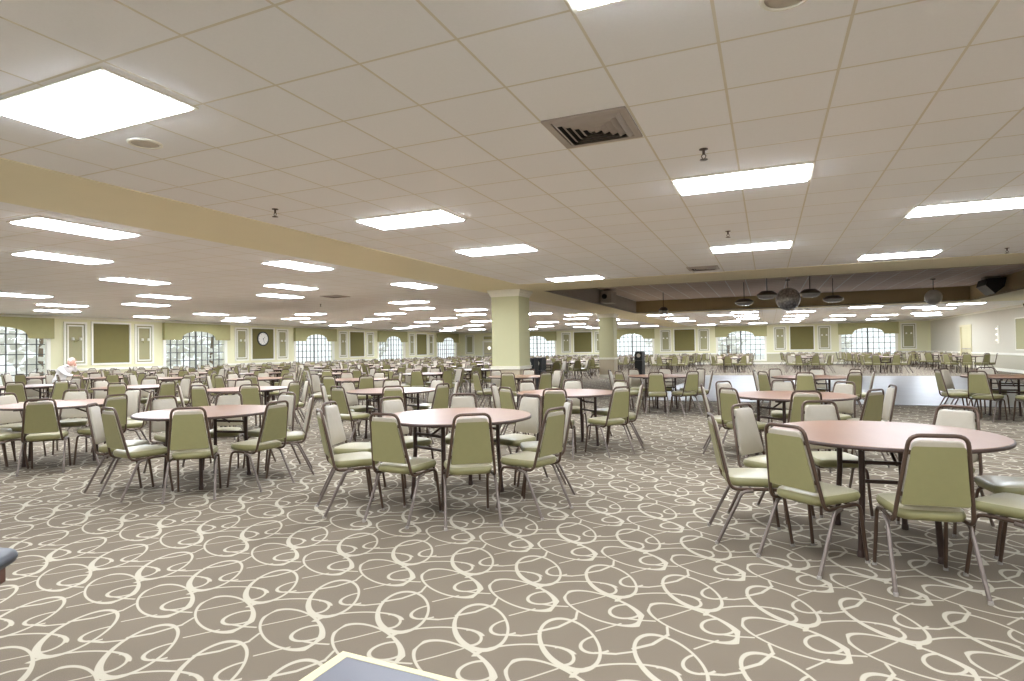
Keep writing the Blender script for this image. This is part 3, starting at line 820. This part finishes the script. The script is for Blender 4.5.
def flat_chair_mb():
    """the whole chair in one light mesh, for the distance"""
    mb = MB()
    o = [(-0.165, -0.19), (0.165, -0.19), (0.192, 0.20), (-0.192, 0.20)]
    mb.prism(o, lambda a, b, d: (a, b, d), 0.385, 0.465, 0)
    mb.m[-4] = 1; mb.m[-1] = 1; mb.m[-2] = 1; mb.m[-3] = 1
    q = [(-0.166, 0.475), (0.166, 0.475), (0.12, 0.838), (-0.12, 0.838)]
    vs = [(a, by(z) - 0.012, z) for a, z in q] + [(a, by(z) + 0.03, z) for a, z in q]
    mb.add(vs, [(0, 1, 2, 3)], 1); mb.add(vs, [(7, 6, 5, 4), (0, 4, 5, 1), (1, 5, 6, 2), (2, 6, 7, 3), (3, 7, 4, 0)], 2)
    f = frame_lo_mb(); mb.add(f.v, f.f, 3)
    for s in (-1, 1):
        mb.tube([(s * 0.172, 0.06, 0.373), (s * 0.180, 0.165, 0.365), (s * 0.188, 0.215, 0)], 0.012, 4, 3)
        mb.tube([(s * 0.196, 0.03, 0.37), (s * 0.200, -0.075, 0.36), (s * 0.212, -0.285, 0)], 0.012, 4, 4)
    return mb
FLATM = [M['sage'], M['olive'], M['greige'], M['bronze'], M['taupe']]

# ------------------------------------------------------------------ tables
TR, TH = 0.70, 0.75
def make_table(n):
    t = thing('round_table', '', 'table')
    b = MB(); b.lathe([(0.0, TH - 0.022), (TR - 0.004, TH - 0.022), (TR - 0.004, TH - 0.003), (TR - 0.008, TH), (0.0, TH)], n, 0, smooth=False); b.build('tabletop', M['wood'], t)
    b = MB(); b.lathe([(TR - 0.0035, TH - 0.026), (TR + 0.003, TH - 0.024), (TR + 0.004, TH - 0.006), (TR - 0.0035, TH - 0.002)], n); b.build('edge_band', M['edge'], t)
    for s in (-1, 1):
        for q in (-1, 1):
            l = MB(); l.tube([(s * 0.34, q * 0.20, TH - 0.03), (s * 0.34, q * 0.20, 0.45), (s * 0.36, q * 0.22, 0.02)], 0.019, 8)
            l.lathe([(0.024, 0.0), (0.024, 0.03), (0.019, 0.04)], 8, 0, (s * 0.36, q * 0.22, 0)); l.build('leg', M['post'], t)
        c = MB(); c.tube([(s * 0.34, -0.185, 0.48), (s * 0.34, 0.185, 0.48)], 0.013, 6); c.tube([(s * 0.34, -0.185, 0.60), (s * 0.34, 0.185, 0.60)], 0.013, 6); c.build('crossbar', M['post'], t)
        c = MB(); c.tube([(s * 0.327, 0, 0.59), (s * 0.08, 0, TH - 0.04)], 0.011, 6); c.build('brace', M['post'], t)
    a = MB()
    for q in (-0.20, 0.20): a.box(-0.46, q - 0.018, TH - 0.060, 0.46, q + 0.018, TH - 0.0225)
    a.build('runner', M['post'], t)
    return t

# (x, y, first chair angle measured from -y, anticlockwise; angle step list or None)
TABLES = [
    # front row
    (0.71, 4.74, 0, [(6.5, .97), (-40, .97), (-78, 1.12), (-121, 1.07), (-163, 1.06), (50, 1.07), (96, 1.05), (142, 1.0)]),
    (-2.70, 4.90, 0, [(-4, 1.05), (35, 1.07), (75, 1.12), (119, 1.07), (161, 1.07), (205, 1.05), (250, 1.05), (284, 1.28), (-41, 1.24)]),
    (-5.53, 4.52, 0, [(-9, .96), (41, .97), (90, .98), (135, 1.06), (176, 1.06), (218, 1.06), (258, 1.02), (-50, 1.07)]), (-8.45, 4.72, 6, None),
    # second row
    (0.26, 8.05, 4, None), (-2.60, 7.90, 12, None), (-5.45, 7.80, -10, None), (-8.38, 7.60, 6, None), (-11.34, 7.62, -3, None), (-14.35, 7.30, 8, None),
    # third row (right part stands in front of the dance floor)
    (3.95, 13.2, 5, None), (0.75, 12.7, -8, None), (-2.12, 12.9, 3, None), (-5.20, 12.35, 10, None),
]
ROWS = {1: [0, 1, 2, 3], 2: [4, 5, 6, 7, 8, 9], 3: [10, 11, 12, 13]}
cols_left = [-8.4, -11.35, -14.3, -17.25, -20.2, -23.2]
y = 10.75; r = 4
while y < 45.5:
    ROWS[r] = []
    for x in cols_left:
        if x < -2.12 * y + 0.3: continue
        xx = x + random.uniform(-0.12, 0.12); yy = y + random.uniform(-0.12, 0.12)
        if abs(x + 17.25) < 0.1 and r == 4: xx, yy = -17.0, 10.55
        ROWS[r].append(len(TABLES)); TABLES.append((xx, yy, random.uniform(-20, 20), None))
    y += 2.95; r += 1
for yy in (32.6, 36.6, 40.6, 44.2):
    ROWS[r] = []
    for x in (8.1, 5.2, 1.8, -1.9, -4.9):
        ROWS[r].append(len(TABLES)); TABLES.append((x + random.uniform(-0.15, 0.15), yy + random.uniform(-0.15, 0.15), random.uniform(-20, 20), None))
    r += 1
NLEFT = [k for k in ROWS if k >= 4 and TABLES[ROWS[k][0]][0] < -7]
NFAR = [k for k in ROWS if k >= 4 and TABLES[ROWS[k][0]][0] > -7]

def table_phrase(i):
    for k, ids in ROWS.items():
        if i in ids:
            j = ids.index(i) + 1
            n = 'first' if j == 1 else ORD[j]
            if k == 1: return ['the big reddish table nearest the camera', 'the front-row table at centre', 'the front-row table left of centre', 'the front-row table cut by left picture edge'][j - 1]
            if k == 2: return 'second-row table %s from right' % n
            if k == 3: return 'table %s from right facing dance floor' % n
            if k in NLEFT: return 'left-block row %s, table %s from right' % (ORD[NLEFT.index(k) + 1], n)
            return 'row %s past dance floor, table %s from right' % (ORD[NFAR.index(k) + 1], n)

def table_label(i):
    for k, ids in ROWS.items():
        if i in ids:
            j = ids.index(i) + 1
            n = 'first' if j == 1 else ORD[j]
            if k == 2: return 'round banquet table, %s from right in the second row' % n
            if k == 3: return 'round banquet table, %s from right in the row facing the dance floor' % n
            if k in NLEFT: return 'round banquet table, %s from right in the %s row of the left block' % (n, ORD[NLEFT.index(k) + 1])
            return 'small distant round table, %s from right in the %s row past the dance floor' % (n, ORD[NFAR.index(k) + 1])

TLAB = {0: 'big reddish round table nearest the camera, glossy top', 1: 'round table at centre of the front row, pale reflections on top',
        2: 'round table left of centre in the front row, dark glossy rim', 3: 'round front-row table cut by the left picture edge'}
proto_t = make_table(48)
proto_far = make_table(20)
used_t = {'near': False, 'far': False}
for i, (x, y, a, _) in enumerate(TABLES):
    near = y < 14
    p = proto_t if near else proto_far; key = 'near' if near else 'far'
    o = p if not used_t[key] else dup(p, (0, 0, 0), 0); used_t[key] = True
    rz = {0: radians(95), 1: radians(70), 2: radians(100)}.get(i, radians(random.uniform(0, 90)))
    o.location = (x, y, 0); o.rotation_euler = (0, 0, rz)
    tag(o, TLAB.get(i) or table_label(i), 'table', 'round banquet tables')

SEATED_AT = min(range(len(TABLES)), key=lambda i: hypot(TABLES[i][0] + 17.0, TABLES[i][1] - 10.55))
# all chair places
RC = 0.72
spots = []
for i, (x, y, a0, _) in enumerate(TABLES):
    for k in range(len(_) if _ else 8):
        a = radians(a0 + 45 * k + random.uniform(-2.0, 2.0))
        R = RC + random.uniform(-0.01, 0.07)
        if i > 3: R += random.uniform(0, 0.07)
        if _: a, R = radians(_[k][0]), _[k][1] - 0.27
        if i == SEATED_AT:
            a = radians(-66 + 45 * k)
            if k == 0: R = 1.24
        dx, dy = sin(a), -cos(a)
        spots.append([i, x + dx * R, y + dy * R, a])          # a chair at angle a faces back to the table
hidden_col = lambda x, y: -7.3 < x < -5.6 and (13.6 < y < 15.4 or 26.0 < y < 27.7)
PERSON_SEAT = None
for s in spots:
    if s[0] == SEATED_AT and PERSON_SEAT is None: PERSON_SEAT = (s[1], s[2], s[3])
def inframe(x, y):
    u, v, d = px(x, y, 0.6)
    return d > 0.3 and -45 < u < 1069
spots = [s for s in spots if inframe(s[1], s[2]) and not hidden_col(s[1], s[2]) and s[2] < YF - 0.5 and s[1] > XL + 0.5 and s[1] < XR - 0.45]
for s in spots: s.append(px(s[1], s[2], 0.6))
spots.sort(key=lambda s: s[4][2])
BIG = spots[:300]; REST = spots[300:]
# ordinal at its table by picture column
byt = {}
for s in spots: byt.setdefault(s[0], []).append(s)
for i, lst in byt.items():
    lst.sort(key=lambda s: s[4][0])
    for j, s in enumerate(lst): s.append(j + 1)
def chair_label(s):
    i, j = s[0], s[5]
    n = len(byt[i])
    w = 'leftmost' if j == 1 else ('rightmost' if j == n else ORD[j] + ' from left')
    return 'olive banquet chair, %s at %s' % (w, table_phrase(i))
fine = make_chair(10, 4, True); mid = make_chair(7, 2, False)
far_me = flat_chair_mb().build('banquet_chair', FLATM)
used = {id(fine): False, id(mid): False, id(far_me): False}
for k, s in enumerate(BIG):
    p = fine if s[4][2] < 5.6 else (mid if k < 130 else far_me)
    o = p if not used[id(p)] else dup(p, (0, 0, 0), 0); used[id(p)] = True
    o.location = (s[1], s[2], 0); o.rotation_euler = (0, 0, s[3])
    tag(o, chair_label(s), 'chair', 'chairs at ' + table_phrase(s[0]))
allm = MB(); src = flat_chair_mb()
for s in REST:
    c, n_ = cos(s[3]), sin(s[3])
    vs = [(s[1] + c * a - n_ * b, s[2] + n_ * a + c * b, z) for a, b, z in src.v]
    base = len(allm.v); allm.v += vs
    allm.f += [tuple(base + q for q in f) for f in src.f]; allm.m += src.m; allm.smooth += src.smooth
o = allm.build('distant_chairs', FLATM)
tag(o, 'mass of small distant banquet chairs filling the far rows of the hall', 'chairs'); o['kind'] = 'stuff'

# ------------------------------------------------------------------ two cut-off tables at the picture's edge
def bp(u, v, z):
    d = AX.transposed() @ Vector(((u - 512) / FPX, (v - 340.5) / FPX, 1.0))
    k = (z - EYE) / d.z
    return Vector((d.x * k, d.y * k, z))
a, b1, b2 = bp(343, 651, 0.75), bp(303, 678, 0.75), bp(460, 680, 0.75)
e1 = (b1 - a).normalized(); e2 = (b2 - a).normalized()
t = thing('side_table', 'grey laminate table corner with cream edge at the bottom picture edge', 'table', (a.x, a.y, 0))
L1, L2 = 0.62, 0.95
q = [Vector((0, 0, 0)), e2 * L2, e2 * L2 + e1 * L1, e1 * L1]
def inset(k): 
    c = sum(q, Vector()) / 4
    return [p + (c - p).normalized() * k for p in q]
i1 = inset(0.026)
b = MB(); b.prism([(p.x, p.y) for p in i1], lambda x, y, z: (x, y, z), 0.722, 0.749); b.build('tabletop', M['gray_top'], t)
b = MB()
for k in range(4):
    p0, p1, r1_, r0_ = q[k], q[(k + 1) % 4], i1[(k + 1) % 4], i1[k]
    b.prism([(p.x, p.y) for p in (p0, p1, r1_, r0_)], lambda x, y, z: (x, y, z), 0.718, 0.75)
b.build('edge_band', M['cream_edge'], t)
for p in inset(0.10):
    g = MB(); g.tube([(p.x, p.y, 0.0), (p.x, p.y, 0.7215)], 0.022, 10); g.build('leg', M['post'], t)
a = bp(-4, 563, 0.75)
t = thing('side_table', 'dark slate table corner with a brown apron at the left picture edge', 'table', (a.x, a.y, 0))
ou = round_poly([(-0.9, -0.45), (0.0, -0.45), (0.0, 0.18), (-0.9, 0.18)], 0.09, 5)
rot = Matrix.Rotation(radians(38), 2)
b = MB(); cushion(b, [tuple(rot @ Vector(p)) for p in ou], lambda x, y, z: (x, y, z), 0.712, 0.75, 0.018, 0.0, 0, 0, 0); b.build('tabletop', M['slate_top'], t)
b = MB(); b.prism([tuple(rot @ Vector(p)) for p in ((-0.84, -0.39), (-0.035, -0.39), (-0.035, 0.12), (-0.84, 0.12))], lambda x, y, z: (x, y, z), 0.655, 0.7115); b.build('apron', M['wood_dark'], t)
for lx in (-0.80, -0.52):
    b = MB(); c0 = rot @ Vector((lx, -0.135)); b.lathe([(0.055, 0.0), (0.05, 0.05), (0.035, 0.4), (0.05, 0.6), (0.055, 0.6545)], 14, 0, (c0.x, c0.y, 0)); b.build('leg', M['wood_dark'], t)

# ------------------------------------------------------------------ black stations beside the columns
def station(x, y, w, h, label):
    t = thing('waste_station', label, 'bin', (x, y, 0), -YAW * 0.5, 'black waste stations')
    b = MB(); b.bbox(-w, -w, 0.05, w, w, h * 0.64, 0.02); b.build('body', M['black'], t)
    b = MB(); b.bbox(-w + 0.005, -w + 0.005, h * 0.64 + 0.005, w - 0.005, w - 0.005, h, 0.03); b.build('hood', M['black'], t)
    b = MB(); b.tube([(0.02, -w - 0.001, h * 0.84), (0.02, -w - 0.01, h * 0.84)], w * 0.5, 18); b.build('opening', M['speaker_white'], t)
    b = MB(); b.box(-w + 0.02, -w + 0.02, 0.0, w - 0.02, w - 0.02, 0.0499); b.build('plinth', M['dark'], t)
station(-5.62, 28.3, 0.19, 1.17, 'black waste station with pale round opening just right of the rear column')
p = pos_at(531, 17.6)
station(p.x, p.y, 0.17, 1.10, 'black waste station beside the front column, left of a pair')
p = pos_at(539, 18.2)
station(p.x, p.y, 0.17, 1.10, 'black waste station beside the front column, right of a pair')

# ------------------------------------------------------------------ the seated man in a white shirt
def skin_body(name, verts, edges, radii, m, parent, sub=2):
    me = bpy.data.meshes.new(name); me.from_pydata([tuple(v) for v in verts], edges, [])
    o = bpy.data.objects.new(name, me); C.objects.link(o); o.parent = parent
    sk = o.modifiers.new('skin', 'SKIN'); sk.use_smooth_shade = True
    for i, r in enumerate(radii):
        me.skin_vertices[0].data[i].radius = r if isinstance(r, tuple) else (r, r)
    me.skin_vertices[0].data[0].use_root = True
    ss = o.modifiers.new('sub', 'SUBSURF'); ss.levels = sub; ss.render_levels = sub
    dg = bpy.context.evaluated_depsgraph_get(); dg.update()
    em = bpy.data.meshes.new_from_object(o.evaluated_get(dg))
    o.modifiers.clear(); o.data = em
    em.materials.clear(); em.materials.append(m)
    for p in em.polygons: p.use_smooth = True
    return o
def person():
    x, y, face = PERSON_SEAT
    # local frame: +y is where he faces (towards the table, picture right), x to his right
    t = thing('person', 'person in a white shirt seated with one hand raised to the head', 'person', (x, y, 0.085), face)
    V = [(0, -0.02, 0.53), (0, 0.03, 0.67), (0, 0.11, 0.82), (0, 0.20, 0.93), (0, 0.27, 0.99), (0, 0.30, 1.02),   # pelvis..neck 0-5
         (-0.10, 0.0, 0.52), (-0.12, 0.40, 0.49), (-0.12, 0.38, 0.02), (-0.12, 0.50, -0.045),          # left leg 6-9
         (0.10, 0.0, 0.52), (0.12, 0.40, 0.49), (0.12, 0.38, 0.02), (0.12, 0.50, -0.045),              # right leg 10-13
         (-0.19, 0.19, 0.95), (-0.37, 0.20, 0.84), (-0.23, 0.29, 1.04), (-0.15, 0.325, 1.09),                  # left arm raised to head 14-17
         (0.19, 0.20, 0.94), (0.27, 0.40, 0.77), (0.22, 0.60, 0.73), (0.20, 0.68, 0.725)]                    # right arm on the table 18-21
    E = [(0, 1), (1, 2), (2, 3), (3, 4), (4, 5), (0, 6), (6, 7), (7, 8), (8, 9), (0, 10), (10, 11), (11, 12), (12, 13),
         (3, 14), (14, 15), (15, 16), (16, 17), (3, 18), (18, 19), (19, 20), (20, 21)]
    R = [(0.17, 0.13), (0.16, 0.12), (0.17, 0.125), (0.16, 0.11), (0.07, 0.07), 0.055, 0.09, 0.065, 0.042, 0.04, 0.09, 0.065, 0.042, 0.04,
         0.065, 0.048, 0.036, 0.03, 0.065, 0.048, 0.036, 0.03]
    body = skin_body('body', V, E, R, M['shirt'], t)
    em = body.data; em.materials.append(M['trousers']); em.materials.append(M['skin'])
    for p in em.polygons:
        c = p.center
        if c.z < 0.56: p.material_index = 1
        elif c.z > 1.045 or (c.x < -0.1 and c.z > 1.0) or (c.y > 0.58 and c.z > 0.6): p.material_index = 2
    # head with a face
    bm = bmesh.new(); bmesh.ops.create_uvsphere(bm, u_segments=20, v_segments=14, radius=1)
    for v in bm.verts:
        xx, yy, zz = v.co
        w = 0.073 * (1 - 0.18 * max(0, -zz)); d = 0.095; h = 0.118
        ny = yy * d; nx = xx * w; nz = zz * h
        if yy > 0.6 and abs(xx) < 0.25 and -0.25 < zz < 0.1: ny += 0.02 * (1 - abs(xx) / 0.25)      # nose
        if yy > 0.5 and abs(abs(xx) - 0.42) < 0.2 and 0.0 < zz < 0.25: ny -= 0.008                  # eye sockets
        if yy > 0.4 and -0.62 < zz < -0.45: ny -= 0.005                                             # mouth
        v.co = (nx, ny, nz)
    hm = bpy.data.meshes.new('head'); bm.to_mesh(hm); bm.free()
    hm.materials.append(M['skin'])
    for p in hm.polygons: p.use_smooth = True
    h = bpy.data.objects.new('head', hm); C.objects.link(h); h.parent = t; h.location = (-0.01, 0.345, 1.115); h.rotation_euler = (radians(-34), 0, 0)
    b = MB(); n = 16; vs = []; fs = []
    for j in range(6):
        th = j / 5 * radians(78)
        for k_ in range(n):
            vs.append((0.078 * sin(th) * cos(2 * pi * k_ / n), -0.018 + 0.094 * sin(th) * sin(2 * pi * k_ / n), 0.126 * cos(th)))
    for j in range(5):
        for k_ in range(n): fs.append((j * n + k_, j * n + (k_ + 1) % n, (j + 1) * n + (k_ + 1) % n, (j + 1) * n + k_))
    b.add(vs, fs, 0, True); hair = b.build('hair', M['hair'], t); hair.location = h.location; hair.rotation_euler = h.rotation_euler
    for s in (-1, 1):
        b = MB(); b.lathe([(0.0, -0.03), (0.013, -0.02), (0.018, 0.01), (0.0, 0.03)], 8); e = b.build('ear', M['skin'], t)
        e.location = (h.location.x + s * 0.073, h.location.y - 0.005, h.location.z - 0.01)
    # hands: palm, four fingers, thumb
    def hand(origin, direction, up, side):
        d = Vector(direction).normalized(); u = Vector(up).normalized(); s = d.cross(u) * side
        o = Vector(origin)
        v = [o, o + d * 0.05, o + d * 0.085]; e = [(0, 1), (1, 2)]; rr = [0.026, (0.036, 0.018), (0.036, 0.014)]
        for k_, (off, ln) in enumerate(((-0.03, 0.062), (-0.01, 0.075), (0.01, 0.07), (0.03, 0.055))):
            i = len(v)
            v += [o + d * 0.088 + s * off, o + d * (0.09 + ln * 0.5) + s * off + u * 0.004, o + d * (0.088 + ln) + s * off - u * 0.012]
            e += [(2, i), (i, i + 1), (i + 1, i + 2)]; rr += [0.010, 0.009, 0.007]
        i = len(v); v += [o + d * 0.045 + s * 0.045, o + d * 0.085 + s * 0.062]; e += [(1, i), (i, i + 1)]; rr += [0.011, 0.009]
        skin_body('hand', v, e, rr, M['skin'], t, 1)
    hand((-0.14, 0.33, 1.095), (0.55, 0.25, 0.8), (0.5, 0.3, -0.6), 1)
    hand((0.20, 0.67, 0.722), (-0.1, 1, -0.05), (0, 0, 1), -1)
person()

# clock on the olive panel between the second and third windows
t = thing('wall_clock', 'round wall clock with dark rim on an olive panel of the left wall', 'clock', (XL + 0.012, 24.4, 2.16))
b = MB(); b.tube([(0.001, 0, 0), (0.035, 0, 0)], 0.40, 28); b.build('case', M['black'], t)
b = MB(); b.tube([(0.0351, 0, 0), (0.04, 0, 0)], 0.33, 28); b.build('face', M['clock_face'], t)
for ang, ln, nm in ((50, 0.17, 'hour_hand'), (160, 0.26, 'minute_hand')):
    q = radians(ang); b = MB(); b.prism([(-0.012, -0.03), (0.012, -0.03), (0.006, ln), (-0.006, ln)], lambda a, z, d: (d, a * cos(q) + z * sin(q), -a * sin(q) + z * cos(q)), 0.0405, 0.044); b.build(nm, M['black'], t)
b = MB()
for k in range(12):
    q = radians(30 * k); b.prism([(-0.008, 0.27), (0.008, 0.27), (0.008, 0.31), (-0.008, 0.31)], lambda a, z, d: (d, a * cos(q) + z * sin(q), -a * sin(q) + z * cos(q)), 0.0402, 0.0415)
b.build('hour_marks', M['black'], t)['kind'] = 'stuff'

# ------------------------------------------------------------------ outdoors
g = MB(); g.box(-90, -60, -0.6, 90, 120, -0.45)
struct(g.build('ground', M['lawn']))
def tree(x, y, h, r, label):
    t = thing('tree', label, 'tree', (x, y, -0.45), 0, 'trees outside the windows')
    b = MB(); b.tube([(0, 0, 0), (0.1, 0, h * 0.5), (0.05, 0.1, h * 0.8)], 0.16, 8, r1=0.06); b.build('trunk', M['bark'], t)
    b = MB(); rnd = random.Random(int(x * 7 + y * 13))
    for k in range(260):
        a = rnd.uniform(0, 2 * pi); q = rnd.random() ** 0.5; z = rnd.uniform(0.25, 1.0)
        rr = r * q * (1.05 - abs(z - 0.6) * 1.3)
        c = Vector((cos(a) * rr, sin(a) * rr, z * h)); s = rnd.uniform(0.12, 0.34)
        d1 = Vector((rnd.uniform(-1, 1), rnd.uniform(-1, 1), rnd.uniform(-1, 1))).normalized(); d2 = d1.orthogonal()
        b.add([c - d1 * s, c + d2 * s * 0.6, c + d1 * s, c - d2 * s * 0.6], [(0, 1, 2, 3)])
    b.build('foliage', M['leaf'], t)['kind'] = 'stuff'
for i, y in enumerate([9.5, 14.0, 18.5, 22.0, 27.0, 31.5, 38.0, 43.5]):
    tree(XL - 5 - (i % 3) * 2.2, y, 3.6 + (i % 4) * 0.5, 1.6 + (i % 3) * 0.3, 'pale leafy tree outside the left wall windows, %s nearest' % ORD[i + 1])
for i, x in enumerate([-16.5, -9.0, -3.2, 5.0]):
    tree(x, YF + 7 + (i % 2) * 3, 3.4 + (i % 3) * 0.4, 1.7, 'pale leafy tree outside far wall window %s from its left end' % ORD[i + 1])

# ------------------------------------------------------------------ light and render look
w = bpy.data.worlds.new('world'); S.world = w; w.use_nodes = True
bg = w.node_tree.nodes['Background']; bg.inputs[0].default_value = (0.93, 0.97, 1.0, 1); bg.inputs[1].default_value = 1.35
vs_ = S.view_settings
vs_.view_transform = 'Standard'; vs_.look = 'None'; vs_.gamma = 1.0; vs_.use_curve_mapping = False; vs_.exposure = 0.22
S.display_settings.display_device = 'sRGB'
cy = S.cycles
cy.use_denoising = True
try: cy.denoiser = 'OPENIMAGEDENOISE'
except Exception: pass
cy.max_bounces = 8; cy.diffuse_bounces = 5; cy.glossy_bounces = 3; cy.transparent_max_bounces = 8; cy.transmission_bounces = 3
cy.sample_clamp_direct = 0.0; cy.sample_clamp_indirect = 9.0; cy.caustics_reflective = False; cy.caustics_refractive = False
cy.use_light_tree = True
